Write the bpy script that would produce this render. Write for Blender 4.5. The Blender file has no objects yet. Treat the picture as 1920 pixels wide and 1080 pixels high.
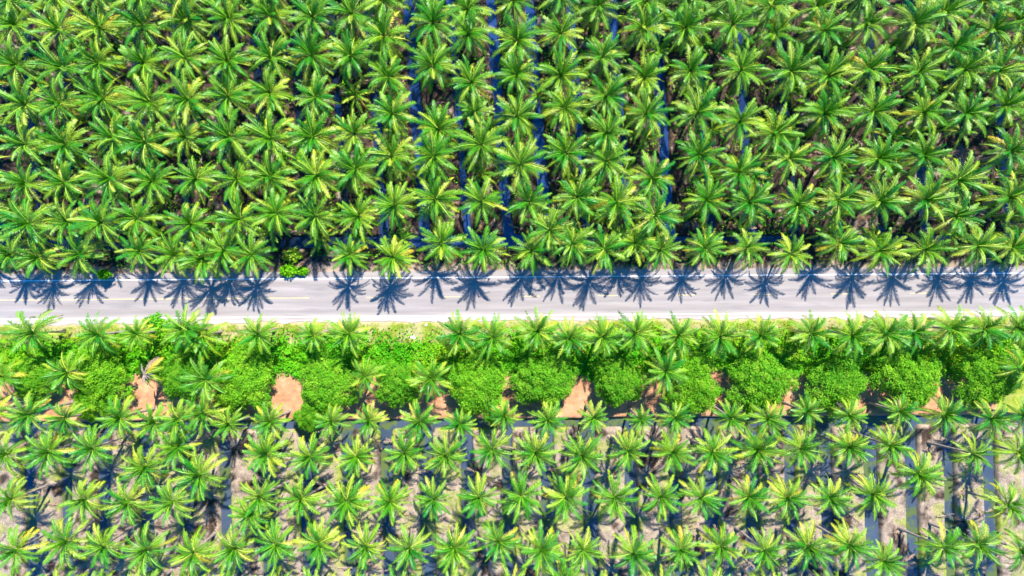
import bpy, math, random
import numpy as np
from mathutils import Vector, Matrix, Quaternion
random.seed(11)
RNG = np.random.default_rng(11)
PI = math.pi
C = bpy.context.scene.collection
sc = bpy.context.scene

# ------------------------------------------------------------------ camera model
D = 90.0                 # drone height
MPP = 0.0822              # metres per photo pixel (1920 wide) on the ground
TILT = 0.0076             # road runs slightly off the picture's horizontal
def at(px, py, z=0.0):
    """photo pixel -> world x, y on the plane at height z"""
    ix, iy = (px - 960) * MPP, (540 - py) * MPP
    wx = ix + TILT * iy
    wy = iy - TILT * ix
    k = (D - z) / D
    return wx * k, wy * k

# ------------------------------------------------------------------ helpers
def tag(o, label=None, cat=None, group=None, kind=None):
    if label: o['label'] = label
    if cat: o['category'] = cat
    if group: o['group'] = group
    if kind: o['kind'] = kind
    return o

def link(name, me, parent=None):
    o = bpy.data.objects.new(name, me); C.objects.link(o)
    if parent: o.parent = parent
    return o

def empty(name, loc, rz=0.0):
    o = bpy.data.objects.new(name, None); C.objects.link(o)
    o.location = loc; o.rotation_euler = (0, 0, rz); o.empty_display_size = 0.3
    return o

class MB:
    """collects polygons with a per-vertex value and per-face material slot"""
    def __init__(s): s.v = []; s.f = []; s.mi = []; s.c = []; s.n = 0
    def add(s, verts, faces, mi=0, col=0.0):
        verts = np.asarray(verts, float).reshape(-1, 3)
        s.v.append(verts)
        s.c.append(np.full(len(verts), col) if np.isscalar(col) else np.asarray(col, float))
        for f in faces: s.f.append([i + s.n for i in f]); s.mi.append(mi)
        s.n += len(verts)
    def tube(s, pts, rads, seg=8, mi=0, col=0.0, cap=True):
        pts = [Vector(p) for p in pts]; n = len(pts)
        vs = []; fs = []
        for i, p in enumerate(pts):
            t = (pts[min(i + 1, n - 1)] - pts[max(i - 1, 0)]).normalized()
            a = Vector((0, 0, 1)) if abs(t.z) < 0.9 else Vector((1, 0, 0))
            u = t.cross(a).normalized(); w = t.cross(u)
            for k in range(seg):
                an = 2 * PI * k / seg
                vs.append(p + (u * math.cos(an) + w * math.sin(an)) * rads[i])
        for i in range(n - 1):
            for k in range(seg):
                a = i * seg + k; b = i * seg + (k + 1) % seg
                fs.append((a, b, b + seg, a + seg))
        if cap: fs.append(tuple(range(seg))); fs.append(tuple(range((n - 1) * seg, n * seg)))
        s.add([tuple(v) for v in vs], fs, mi, col)
    def quads(s, Q, col, mi=0):
        """Q (n,4,3) array of quads, col (n,) per quad"""
        n = len(Q); base = s.n
        s.v.append(Q.reshape(-1, 3)); s.c.append(np.repeat(col, 4))
        idx = (np.arange(n * 4).reshape(-1, 4) + base).tolist()
        s.f.extend(idx); s.mi.extend([mi] * n); s.n += n * 4
    def mesh(s, name, mats, smooth=False):
        me = bpy.data.meshes.new(name)
        V = np.concatenate(s.v)
        me.from_pydata(V.tolist(), [], s.f)
        for m in mats: me.materials.append(m)
        me.polygons.foreach_set('material_index', s.mi)
        if smooth: me.polygons.foreach_set('use_smooth', [True] * len(s.f))
        at_ = me.attributes.new('tone', 'FLOAT', 'POINT')
        at_.data.foreach_set('value', np.concatenate(s.c).astype(np.float32))
        me.update()
        return me

def fnoise(x, y, seed=0, sc_=1.0, oct=4):
    """cheap smooth value noise, vectorised, 0..1"""
    out = 0; amp = 0.5; tot = 0
    for o in range(oct):
        f = sc_ * 2 ** o
        X = x * f + seed * 17.3 + o * 5.1; Y = y * f - seed * 9.7 + o * 3.3
        xi = np.floor(X); yi = np.floor(Y); xf = X - xi; yf = Y - yi
        xf = xf * xf * (3 - 2 * xf); yf = yf * yf * (3 - 2 * yf)
        def h(a, b):
            v = np.sin(a * 127.1 + b * 311.7 + seed * 74.7) * 43758.5453
            return v - np.floor(v)
        v = (h(xi, yi) * (1 - xf) + h(xi + 1, yi) * xf) * (1 - yf) + (h(xi, yi + 1) * (1 - xf) + h(xi + 1, yi + 1) * xf) * yf
        out = out + amp * v; tot += amp; amp *= 0.5
    return out / tot

def sstep(a, b, x):
    t = np.clip((x - a) / (b - a), 0, 1)
    return t * t * (3 - 2 * t)

# ------------------------------------------------------------------ materials
def new_mat(name):
    m = bpy.data.materials.new(name); m.use_nodes = True
    nt = m.node_tree; nt.nodes.clear()
    return m, nt, nt.nodes, nt.links
def ramp(N, stops):
    r = N.new('ShaderNodeValToRGB')
    e = r.color_ramp.elements
    while len(e) < len(stops): e.new(0.5)
    for i, (p, c) in enumerate(stops):
        e[i].position = p; e[i].color = (*c, 1)
    return r
def noise(N, L, vec, scale, detail=5, rough=0.6):
    n = N.new('ShaderNodeTexNoise'); n.inputs['Scale'].default_value = scale
    n.inputs['Detail'].default_value = detail; n.inputs['Roughness'].default_value = rough
    if vec is not None: L.new(vec, n.inputs['Vector'])
    return n
def math_(N, L, op, a, b=None, clamp=False):
    n = N.new('ShaderNodeMath'); n.operation = op; n.use_clamp = clamp
    for i, q in enumerate((a, b)):
        if q is None: continue
        if isinstance(q, (int, float)): n.inputs[i].default_value = q
        else: L.new(q, n.inputs[i])
    return n.outputs[0]
def mixc(N, L, fac, a, b, mode='MIX'):
    n = N.new('ShaderNodeMix'); n.data_type = 'RGBA'; n.blend_type = mode
    for k, q in ((0, fac), (6, a), (7, b)):
        if isinstance(q, (int, float)): n.inputs[k].default_value = q
        elif isinstance(q, tuple): n.inputs[k].default_value = (*q, 1)
        else: L.new(q, n.inputs[k])
    return n.outputs[2]

def leaf_mat(name, stops, trans=0.10, rough=0.42, hue=0.02, val=0.32, tcol=1.25, spec=0.4):
    """two sided leaf: tone (0 young .. 1 old) picks the leaf's own colour, each plant varies a little"""
    m, nt, N, L = new_mat(name)
    a = N.new('ShaderNodeAttribute'); a.attribute_name = 'tone'
    oi = N.new('ShaderNodeObjectInfo')
    geo = N.new('ShaderNodeNewGeometry')
    nz = noise(N, L, geo.outputs['Position'], 1.3, 3)
    t = math_(N, L, 'ADD', a.outputs['Fac'], math_(N, L, 'MULTIPLY', math_(N, L, 'SUBTRACT', nz.outputs['Fac'], 0.5), 0.35), False)
    t = math_(N, L, 'ADD', t, math_(N, L, 'MULTIPLY', math_(N, L, 'SUBTRACT', oi.outputs['Random'], 0.5), 0.22), True)
    r = ramp(N, stops); L.new(t, r.inputs['Fac'])
    hs = N.new('ShaderNodeHueSaturation'); L.new(r.outputs[0], hs.inputs['Color'])
    L.new(math_(N, L, 'ADD', math_(N, L, 'MULTIPLY', oi.outputs['Random'], hue * 2), 0.5 - hue), hs.inputs['Hue'])
    L.new(math_(N, L, 'ADD', math_(N, L, 'MULTIPLY', oi.outputs['Random'], -val), 1 + val / 2), hs.inputs['Value'])
    p = N.new('ShaderNodeBsdfPrincipled'); L.new(hs.outputs[0], p.inputs['Base Color'])
    p.inputs['Roughness'].default_value = rough; p.inputs['Specular IOR Level'].default_value = spec
    tr = N.new('ShaderNodeBsdfTranslucent')
    L.new(mixc(N, L, 1.0, hs.outputs[0], (tcol * 1.05, tcol, tcol * 0.5), 'MULTIPLY'), tr.inputs['Color'])
    mx = N.new('ShaderNodeMixShader'); mx.inputs[0].default_value = trans
    L.new(p.outputs[0], mx.inputs[1]); L.new(tr.outputs[0], mx.inputs[2])
    out = N.new('ShaderNodeOutputMaterial'); L.new(mx.outputs[0], out.inputs['Surface'])
    return m

def simple_mat(name, stops, scale=3.0, rough=0.8, bump=0.0, stretch=(1, 1, 1), spec=0.3):
    m, nt, N, L = new_mat(name)
    tc = N.new('ShaderNodeTexCoord'); mp = N.new('ShaderNodeMapping'); mp.inputs['Scale'].default_value = stretch
    L.new(tc.outputs['Object'], mp.inputs['Vector'])
    nz = noise(N, L, mp.outputs[0], scale, 6, 0.65)
    r = ramp(N, stops); L.new(nz.outputs['Fac'], r.inputs['Fac'])
    p = N.new('ShaderNodeBsdfPrincipled'); L.new(r.outputs[0], p.inputs['Base Color'])
    p.inputs['Roughness'].default_value = rough; p.inputs['Specular IOR Level'].default_value = spec
    if bump:
        b = N.new('ShaderNodeBump'); b.inputs['Strength'].default_value = bump; b.inputs['Distance'].default_value = 0.05
        L.new(nz.outputs['Fac'], b.inputs['Height']); L.new(b.outputs[0], p.inputs['Normal'])
    out = N.new('ShaderNodeOutputMaterial'); L.new(p.outputs[0], out.inputs['Surface'])
    return m

M = {}
M['palm_leaf'] = leaf_mat('palm_leaf', [(0.0, (0.022, 0.21, 0.002)), (0.3, (0.10, 0.285, 0.004)), (0.65, (0.28, 0.41, 0.015)), (1.0, (0.48, 0.46, 0.03))])
M['palm_rib'] = leaf_mat('palm_rib', [(0.0, (0.06, 0.27, 0.008)), (0.3, (0.27, 0.48, 0.03)), (0.7, (0.56, 0.64, 0.10)), (1.0, (0.62, 0.52, 0.10))], trans=0.1)
M['yellow_leaf'] = leaf_mat('yellow_leaf', [(0.0, (0.34, 0.40, 0.02)), (0.6, (0.50, 0.40, 0.02)), (1.0, (0.50, 0.27, 0.06))])
M['dry_leaf'] = leaf_mat('dry_leaf', [(0.0, (0.34, 0.27, 0.19)), (0.6, (0.30, 0.20, 0.13)), (1.0, (0.16, 0.10, 0.07))], trans=0.1, rough=0.8, spec=0.1)
M['bush_leaf'] = leaf_mat('bush_leaf', [(0.0, (0.05, 0.31, 0.004)), (0.5, (0.11, 0.40, 0.005)), (1.0, (0.27, 0.46, 0.010))], rough=0.6, spec=0.12)
M['tree_leaf'] = leaf_mat('tree_leaf', [(0.0, (0.055, 0.25, 0.008)), (0.5, (0.12, 0.37, 0.010)), (1.0, (0.25, 0.47, 0.025))], hue=0.012, rough=0.6, spec=0.12)
M['grass'] = leaf_mat('grass', [(0.0, (0.10, 0.29, 0.015)), (0.6, (0.24, 0.33, 0.03)), (1.0, (0.42, 0.34, 0.12))], rough=0.6)
M['trunk'] = simple_mat('trunk', [(0.3, (0.16, 0.12, 0.10)), (0.5, (0.30, 0.24, 0.20)), (0.75, (0.46, 0.40, 0.36))], 2.0, 0.85, 0.5, (1, 1, 9))
M['bark'] = simple_mat('bark', [(0.3, (0.09, 0.06, 0.04)), (0.7, (0.22, 0.17, 0.12))], 5, 0.9, 0.5, (1, 1, 0.3))
M['flower'] = simple_mat('flower', [(0.3, (0.50, 0.30, 0.06)), (0.7, (0.62, 0.50, 0.16))], 8, 0.6)
M['nut'] = simple_mat('nut', [(0.3, (0.10, 0.26, 0.02)), (0.7, (0.26, 0.36, 0.04))], 6, 0.4)
M['white_paint'] = simple_mat('white_paint', [(0.35, (0.80, 0.80, 0.80)), (0.6, (0.86, 0.86, 0.85))], 6, 0.6)
M['pole_metal'] = simple_mat('pole_metal', [(0.3, (0.35, 0.36, 0.36)), (0.7, (0.5, 0.5, 0.5))], 6, 0.5)
M['edge_shadow'] = simple_mat('edge_shadow', [(0.3, (0.03, 0.03, 0.035)), (0.7, (0.06, 0.06, 0.07))], 6, 0.4)
M['plastic_film'] = simple_mat('plastic_film', [(0.3, (0.72, 0.74, 0.76)), (0.7, (0.85, 0.85, 0.85))], 9, 0.4)
M['twig'] = simple_mat('twig', [(0.3, (0.15, 0.11, 0.09)), (0.7, (0.40, 0.32, 0.26))], 9, 0.9)

# asphalt: pale sun-bleached, streaked along the lanes, stained patches
def asphalt():
    m, nt, N, L = new_mat('asphalt')
    geo = N.new('ShaderNodeNewGeometry'); pos = geo.outputs['Position']
    mp = N.new('ShaderNodeMapping'); mp.inputs['Scale'].default_value = (0.07, 1.1, 1); L.new(pos, mp.inputs['Vector'])
    streak = noise(N, L, mp.outputs[0], 1.0, 5, 0.6)
    mp2 = N.new('ShaderNodeMapping'); mp2.inputs['Scale'].default_value = (0.05, 0.35, 1); L.new(pos, mp2.inputs['Vector'])
    patch = noise(N, L, mp2.outputs[0], 1.6, 4, 0.55)
    fine = noise(N, L, pos, 14, 4, 0.7)
    c = ramp(N, [(0.25, (0.232, 0.206, 0.194)), (0.5, (0.302, 0.270, 0.254)), (0.75, (0.378, 0.340, 0.320))]); L.new(streak.outputs['Fac'], c.inputs['Fac'])
    pf = ramp(N, [(0.56, (0, 0, 0)), (0.70, (1, 1, 1))]); L.new(patch.outputs['Fac'], pf.inputs['Fac'])
    c2 = mixc(N, L, math_(N, L, 'MULTIPLY', pf.outputs[0], 0.6), c.outputs[0], (0.175, 0.165, 0.168))
    sy = N.new('ShaderNodeSeparateXYZ'); L.new(pos, sy.inputs[0])
    wob = math_(N, L, 'MULTIPLY', math_(N, L, 'SUBTRACT', patch.outputs['Fac'], 0.5), 0.8)
    trk = None
    for yc in (0.85, -0.55, -2.0, -3.4):       # worn wheel tracks, two per lane
        d = math_(N, L, 'ABSOLUTE', math_(N, L, 'SUBTRACT', math_(N, L, 'ADD', sy.outputs['Y'], wob), yc))
        g = math_(N, L, 'SUBTRACT', 1.0, math_(N, L, 'DIVIDE', d, 0.42), True)
        trk = g if trk is None else math_(N, L, 'MAXIMUM', trk, g)
    trk = math_(N, L, 'MULTIPLY', trk, math_(N, L, 'MULTIPLY', streak.outputs['Fac'], 0.55))
    c2 = mixc(N, L, trk, c2, (0.19, 0.178, 0.18))
    f = math_(N, L, 'ADD', math_(N, L, 'MULTIPLY', fine.outputs['Fac'], 0.5), 0.75)
    cb = N.new('ShaderNodeCombineColor')
    for i in range(3): L.new(f, cb.inputs[i])
    c3 = mixc(N, L, 1.0, c2, cb.outputs[0], 'MULTIPLY')
    # the shoulder beyond the edge line is dustier
    sx = N.new('ShaderNodeSeparateXYZ'); L.new(pos, sx.inputs[0])
    edge = N.new('ShaderNodeMapRange'); edge.inputs[1].default_value = -3.6; edge.inputs[2].default_value = -4.7
    L.new(math_(N, L, 'ADD', sx.outputs['Y'], math_(N, L, 'MULTIPLY', math_(N, L, 'SUBTRACT', patch.outputs['Fac'], 0.5), 1.6)), edge.inputs[0])
    c4 = mixc(N, L, math_(N, L, 'MULTIPLY', edge.outputs[0], 0.75), c3, (0.46, 0.40, 0.36))
    p = N.new('ShaderNodeBsdfPrincipled'); L.new(c4, p.inputs['Base Color']); p.inputs['Roughness'].default_value = 0.9
    p.inputs['Specular IOR Level'].default_value = 0.2
    b = N.new('ShaderNodeBump'); b.inputs['Strength'].default_value = 0.3; b.inputs['Distance'].default_value = 0.01
    L.new(fine.outputs['Fac'], b.inputs['Height']); L.new(b.outputs[0], p.inputs['Normal'])
    out = N.new('ShaderNodeOutputMaterial'); L.new(p.outputs[0], out.inputs['Surface'])
    return m
M['asphalt'] = asphalt()

def line_mat(name, col, under, thr):
    m, nt, N, L = new_mat(name)
    geo = N.new('ShaderNodeNewGeometry'); pos = geo.outputs['Position']
    nz = noise(N, L, pos, 2.2, 8, 0.75)
    r = ramp(N, [(thr, (1, 1, 1)), (thr + 0.08, (0, 0, 0))]); L.new(nz.outputs['Fac'], r.inputs['Fac'])
    c = mixc(N, L, r.outputs[0], under, col)
    p = N.new('ShaderNodeBsdfPrincipled'); L.new(c, p.inputs['Base Color']); p.inputs['Roughness'].default_value = 0.7
    out = N.new('ShaderNodeOutputMaterial'); L.new(p.outputs[0], out.inputs['Surface'])
    return m
M['line_white'] = line_mat('line_white', (0.82, 0.82, 0.83), (0.5, 0.48, 0.48), 0.56)
M['line_yellow'] = line_mat('line_yellow', (0.66, 0.50, 0.20), (0.42, 0.37, 0.33), 0.50)

def soil():
    m, nt, N, L = new_mat('soil')
    geo = N.new('ShaderNodeNewGeometry'); pos = geo.outputs['Position']
    n1 = noise(N, L, pos, 0.45, 6, 0.65); n2 = noise(N, L, pos, 5.5, 6, 0.75); n3 = noise(N, L, pos, 22, 3, 0.7)
    n4 = noise(N, L, pos, 0.9, 5, 0.6)
    def att(n):
        a = N.new('ShaderNodeAttribute'); a.attribute_name = n; return a.outputs['Fac']
    grit = math_(N, L, 'ADD', math_(N, L, 'MULTIPLY', n2.outputs['Fac'], 0.5), math_(N, L, 'ADD', math_(N, L, 'MULTIPLY', n3.outputs['Fac'], 0.18), math_(N, L, 'MULTIPLY', n4.outputs['Fac'], 0.32)))
    brown = ramp(N, [(0.38, (0.018, 0.014, 0.012)), (0.5, (0.045, 0.032, 0.026)), (0.64, (0.15, 0.095, 0.06))]); L.new(grit, brown.inputs['Fac'])
    pale = ramp(N, [(0.36, (0.10, 0.072, 0.052)), (0.49, (0.28, 0.215, 0.162)), (0.62, (0.50, 0.41, 0.32))]); L.new(grit, pale.inputs['Fac'])
    red = ramp(N, [(0.3, (0.33, 0.125, 0.06)), (0.5, (0.47, 0.235, 0.12)), (0.7, (0.58, 0.38, 0.23))])
    L.new(math_(N, L, 'ADD', math_(N, L, 'MULTIPLY', n1.outputs['Fac'], 0.7), math_(N, L, 'MULTIPLY', n2.outputs['Fac'], 0.3)), red.inputs['Fac'])
    gr = ramp(N, [(0.35, (0.10, 0.20, 0.015)), (0.5, (0.24, 0.30, 0.03)), (0.65, (0.44, 0.34, 0.13))]); L.new(grit, gr.inputs['Fac'])
    dirt = ramp(N, [(0.35, (0.34, 0.22, 0.13)), (0.65, (0.58, 0.46, 0.33))]); L.new(grit, dirt.inputs['Fac'])
    c = mixc(N, L, att('pale'), brown.outputs[0], pale.outputs[0])
    # ochre and mossy patches on the banks
    oc = ramp(N, [(0.57, (0, 0, 0)), (0.72, (1, 1, 1))]); L.new(n4.outputs['Fac'], oc.inputs['Fac'])
    c = mixc(N, L, math_(N, L, 'MULTIPLY', oc.outputs[0], 0.55), c, (0.40, 0.23, 0.09))
    c = mixc(N, L, att('dirt'), c, dirt.outputs[0])
    c = mixc(N, L, att('red'), c, red.outputs[0])
    c = mixc(N, L, att('grass'), c, gr.outputs[0])
    c = mixc(N, L, att('mud'), c, (0.05, 0.042, 0.03))
    p = N.new('ShaderNodeBsdfPrincipled'); L.new(c, p.inputs['Base Color']); p.inputs['Roughness'].default_value = 0.95
    p.inputs['Specular IOR Level'].default_value = 0.1
    b = N.new('ShaderNodeBump'); b.inputs['Strength'].default_value = 0.8; b.inputs['Distance'].default_value = 0.08
    L.new(grit, b.inputs['Height']); L.new(b.outputs[0], p.inputs['Normal'])
    out = N.new('ShaderNodeOutputMaterial'); L.new(p.outputs[0], out.inputs['Surface'])
    return m
M['soil'] = soil()

def water(name, deep, murk_or_dim, algae, amt, ior, x0=None, x1=None):
    m, nt, N, L = new_mat(name)
    geo = N.new('ShaderNodeNewGeometry'); pos = geo.outputs['Position']
    n1 = noise(N, L, pos, 0.22, 4, 0.6); n2 = noise(N, L, pos, 0.33, 5, 0.6)
    f = n1.outputs['Fac']
    if x0 is not None:                      # sky reflection painted in: blue towards the middle, dark at both sides
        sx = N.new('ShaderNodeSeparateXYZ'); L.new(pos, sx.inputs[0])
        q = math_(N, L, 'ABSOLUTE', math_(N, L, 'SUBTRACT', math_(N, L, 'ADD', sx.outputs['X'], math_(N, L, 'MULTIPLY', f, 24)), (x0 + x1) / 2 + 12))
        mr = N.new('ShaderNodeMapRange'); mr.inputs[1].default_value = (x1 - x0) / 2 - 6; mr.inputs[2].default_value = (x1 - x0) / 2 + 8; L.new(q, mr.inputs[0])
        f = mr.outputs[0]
    c = mixc(N, L, f, deep, murk_or_dim)
    r = ramp(N, [(amt, (0, 0, 0)), (amt + 0.10, (1, 1, 1))]); L.new(n2.outputs['Fac'], r.inputs['Fac'])
    c = mixc(N, L, math_(N, L, 'MULTIPLY', r.outputs[0], 0.8), c, algae)
    p = N.new('ShaderNodeBsdfPrincipled'); L.new(c, p.inputs['Base Color'])
    L.new(math_(N, L, 'ADD', math_(N, L, 'MULTIPLY', r.outputs[0], 0.4), 0.06), p.inputs['Roughness'])
    p.inputs['IOR'].default_value = ior
    n3 = noise(N, L, pos, 3.0, 2, 0.5)
    b = N.new('ShaderNodeBump'); b.inputs['Strength'].default_value = 0.12; b.inputs['Distance'].default_value = 0.05
    L.new(n3.outputs['Fac'], b.inputs['Height']); L.new(b.outputs[0], p.inputs['Normal'])
    out = N.new('ShaderNodeOutputMaterial'); L.new(p.outputs[0], out.inputs['Surface'])
    return m
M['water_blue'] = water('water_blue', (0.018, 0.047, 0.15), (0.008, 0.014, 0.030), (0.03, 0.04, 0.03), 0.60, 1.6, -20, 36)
M['water_murky'] = water('water_murky', (0.015, 0.03, 0.055), (0.085, 0.115, 0.165), (0.09, 0.13, 0.012), 0.48, 1.5)

# ------------------------------------------------------------------ terrain
UP_C = [-165, -88, -12, 60, 127, 194, 266, 342, 418, 493, 568, 640, 710, 786, 866, 942, 1014, 1091, 1170, 1248, 1326, 1403, 1483, 1568, 1650, 1730, 1806, 1885, 1965, 2042]
LO_C = [-100, -23, 53, 122, 193, 273, 350, 421, 500, 575, 652, 726, 800, 877, 953, 1028, 1107, 1185, 1267, 1336, 1413, 1485, 1553, 1637, 1713, 1783, 1860, 1937, 2014]
UPX = [at(c, 300)[0] for c in UP_C]; LOX = [at(c, 950)[0] for c in LO_C]
UPY = at(960, 300)[1]
def canal_field(x, y):
    """signed distance to the nearest canal edge, negative inside a canal"""
    wob = (fnoise(x, y, 3, 0.35, 3) - 0.5) * 0.5
    du = np.full(x.shape, 99.0)
    xs = x + (y - UPY) * 0.065
    for i, c in enumerate(UPX): du = np.minimum(du, np.abs(xs - c) - (0.74 + 0.15 * math.sin(i * 2.1)))
    du = np.where(y > 7.2, du, 99.0)
    du = np.minimum(du, np.abs(y - 7.3) - (0.95 - 0.5 * sstep(2, 14, x)))
    dl = np.full(x.shape, 99.0)
    for i, c in enumerate(LOX): dl = np.minimum(dl, np.abs(x - c + (y + 33) * 0.02) - (1.04 + 0.14 * math.sin(i * 1.7)))
    # the bank ends are rounded where they meet the cross canal
    dl = np.where(y < -20.9, dl, 99.0)
    cross = np.abs(y + 20.9) - 0.75
    a = np.clip(0.7 - dl, 0, None); b = np.clip(0.7 - cross, 0, None)
    dl = np.minimum(np.minimum(dl, cross), 0.7 - np.sqrt(a * a + b * b))
    d = np.where(y > -1, du, dl)
    return d + wob * np.where(y > 0, 1.1, 0.45)

CLEAR = [(265,742,34,44),(540,742,26,42),(690,752,38,32),(815,762,28,22),(955,752,16,26),(1088,742,34,36),(1200,757,64,26),(1345,738,28,38),(1490,738,22,26),(1640,748,26,28),(1735,757,24,14),(70,752,80,14)]
def clearing(x, y):
    c = np.zeros(x.shape)
    for px, py, rx, ry in CLEAR:
        cx, cy = at(px, py)
        c = np.maximum(c, sstep(1.25, 0.8, np.sqrt(((x - cx) / (rx * MPP)) ** 2 + ((y - cy) / (ry * MPP)) ** 2) + (fnoise(x, y, 47, 0.8, 2) - 0.5) * 0.5))
    return c
def build_terrain():
    fx = np.arange(-92, 92.01, 0.22); fy = np.arange(-56, 56.01, 0.22)
    far = np.array([100, 112, 130, 160, 220, 340, 600, 1200, 2600.0])
    xs = np.concatenate([-far[::-1], fx, far]); fyy = far - 36
    ys = np.concatenate([-fyy[::-1], fy, fyy])
    X, Y = np.meshgrid(xs, ys)
    d = canal_field(X, Y)
    fine = (np.abs(X) < 93) & (np.abs(Y) < 57)
    bumps = (fnoise(X, Y, 8, 0.8, 5) - 0.5) * 0.45 + (fnoise(X, Y, 5, 3.0, 2) - 0.5) * 0.12
    near_road = sstep(0.2, 1.4, np.maximum(Y - 2.7, -5.0 - Y))
    Z = bumps * near_road * sstep(-0.1, 0.8, d) - 1.25 * sstep(0.12, -0.30, d)
    Z = np.where((Y < 2.9) & (Y > -5.2), -0.06, Z)
    Z = np.where(fine, Z, np.minimum(Z, 0.0) * 0)
    ny, nx = X.shape
    V = np.stack([X, Y, Z], -1).reshape(-1, 3)
    i = np.arange(nx * ny).reshape(ny, nx)
    F = np.stack([i[:-1, :-1], i[:-1, 1:], i[1:, 1:], i[1:, :-1]], -1).reshape(-1, 4)
    me = bpy.data.meshes.new('ground')
    me.vertices.add(len(V)); me.vertices.foreach_set('co', V.ravel())
    me.loops.add(F.size); me.loops.foreach_set('vertex_index', F.ravel().astype(np.int32))
    me.polygons.add(len(F)); me.polygons.foreach_set('loop_start', (np.arange(len(F)) * 4).astype(np.int32))
    me.polygons.foreach_set('use_smooth', np.ones(len(F), bool))
    me.update(calc_edges=True)
    n = fnoise(X, Y, 21, 0.5, 4); n2 = fnoise(X, Y, 31, 1.6, 3)
    low = sstep(-1, -3, Y)
    pale = np.where(Y < -12, sstep(0.25, 0.45, n), 0.0)
    pale = np.where(Y > 0, sstep(0.62, 0.76, n) * 0.8, pale)
    red = sstep(-12.8, -14.0, Y + (n - 0.5) * 2.5) * sstep(-20.9, -19.9, Y)
    red = np.where(Y < -19.9, red * 0.7, red)
    grass = sstep(-4.6, -5.6, Y + (n2 - 0.5) * 1.2) * sstep(-14.4, -12.8, Y + (n - 0.5) * 3)
    grass = np.maximum(grass, sstep(73.5, 76.5, X + (n2 - .5) * 4) * (Y < -6) * (Y > -20.0))
    red = red * sstep(76.5, 73.5, X + (n2 - .5) * 4)
    cl = clearing(X, Y) * (Y > -20.5); red = np.maximum(red, cl); grass = grass * (1 - cl)
    grass = grass * np.where(Y > -8.5, 0.5 + 0.5 * sstep(0.38, 0.58, fnoise(X, Y, 12, 0.8, 3)), 1)
    bank = (Y < -21.3) * sstep(0.48, 0.64, n) * sstep(1.5, 0.1, d) * 0.9
    grass = np.maximum(grass, bank * fine)
    dirt = sstep(-4.0, -5.0, Y) * sstep(-9.5, -8.0, Y + (n2 - 0.5) * 2.0)
    dirt = np.maximum(dirt, sstep(4.0, 2.4, Y + (n2 - 0.5) * 2) * sstep(2, 2.6, Y) * 0.8)
    mud = sstep(0.02, -0.25, d)
    pale = pale * fine; bank = bank * fine
    for nm, arr in (('pale', pale), ('red', red), ('grass', grass), ('dirt', dirt), ('mud', mud)):
        a = me.attributes.new(nm, 'FLOAT', 'POINT'); a.data.foreach_set('value', np.clip(arr, 0, 1).astype(np.float32).ravel())
    me.materials.append(M['soil'])
    return tag(link('ground', me), kind='structure', label='soil banks, verges and red earth track of the palm plantation')
build_terrain()

def sheet(name, x0, x1, y0, y1, z, mat, label, nx=1):
    mb = MB()
    for i in range(nx):
        a = x0 + (x1 - x0) * i / nx; b = x0 + (x1 - x0) * (i + 1) / nx
        mb.add([(a, y0, z), (b, y0, z), (b, y1, z), (a, y1, z)], [(0, 1, 2, 3)])
    return tag(link(name, mb.mesh(name, [mat])), kind='structure', label=label)
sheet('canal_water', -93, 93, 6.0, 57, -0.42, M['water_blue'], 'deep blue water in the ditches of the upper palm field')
sheet('canal_water', -93, 93, -57, -19.9, -0.62, M['water_murky'], 'murky grey-green water in the ditches of the lower palm field')

# road with slightly ragged edges and rounded profile, 6 cm above the bed
def road():
    mb = MB()
    xs = np.arange(-140, 140.01, 0.5)
    n1 = (fnoise(xs, xs * 0, 4, 0.5, 3) - 0.5) * 0.10; n2 = (fnoise(xs, xs * 0, 9, 0.45, 4) - 0.5) * 0.9
    rows = [(2.72 + n1, -0.10), (2.70 + n1, 0.0), (-1.25 + 0 * xs, 0.03), (-5.05 + n2, 0.0), (-5.12 + n2, -0.10)]
    V = []
    for y, z in rows:
        V.append(np.stack([xs, y, np.full(xs.shape, z)], -1))
    n = len(xs); F = []
    for r in range(len(rows) - 1):
        for i in range(n - 1): F.append((r * n + i, (r + 1) * n + i, (r + 1) * n + i + 1, r * n + i + 1))
    mb.add(np.concatenate(V), F)
    return tag(link('road', mb.mesh('road', [M['asphalt']])), kind='structure', label='pale sun-bleached two lane asphalt road')
road()
def zroad(y): return 0.03 - 0.03 * abs(y + 1.25) / 3.9
def strip(name, y, w, runs, mat, label):
    mb = MB()
    for a, b in runs:
        n = max(1, int((b - a) / 2))
        for i in range(n):
            x0 = a + (b - a) * i / n; x1 = a + (b - a) * (i + 1) / n
            mb.add([(x0, y - w, zroad(y - w) + .005), (x1, y - w, zroad(y - w) + .005), (x1, y + w, zroad(y + w) + .005), (x0, y + w, zroad(y + w) + .005)], [(0, 1, 2, 3)])
    return tag(link(name, mb.mesh(name, [mat])), kind='structure', label=label)
strip('edge_line', 1.69, 0.075, [(-140, 140)], M['line_white'], 'white edge line along the palm-shaded side of the road')
strip('edge_line', -4.22, 0.085, [(-140, 140)], M['line_white'], 'worn white edge line along the sunny side of the road')
X = lambda px: at(px, 555)[0]
dashes = [(-140, X(580))] + [(X(px), X(px + 36)) for px in (687, 832, 977, 1122, 1267, 1413, 1558, 1705, 1852)]
strip('centre_line', -1.28, 0.06, dashes, M['line_yellow'], 'yellow centre line, solid at left then dashed')

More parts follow.
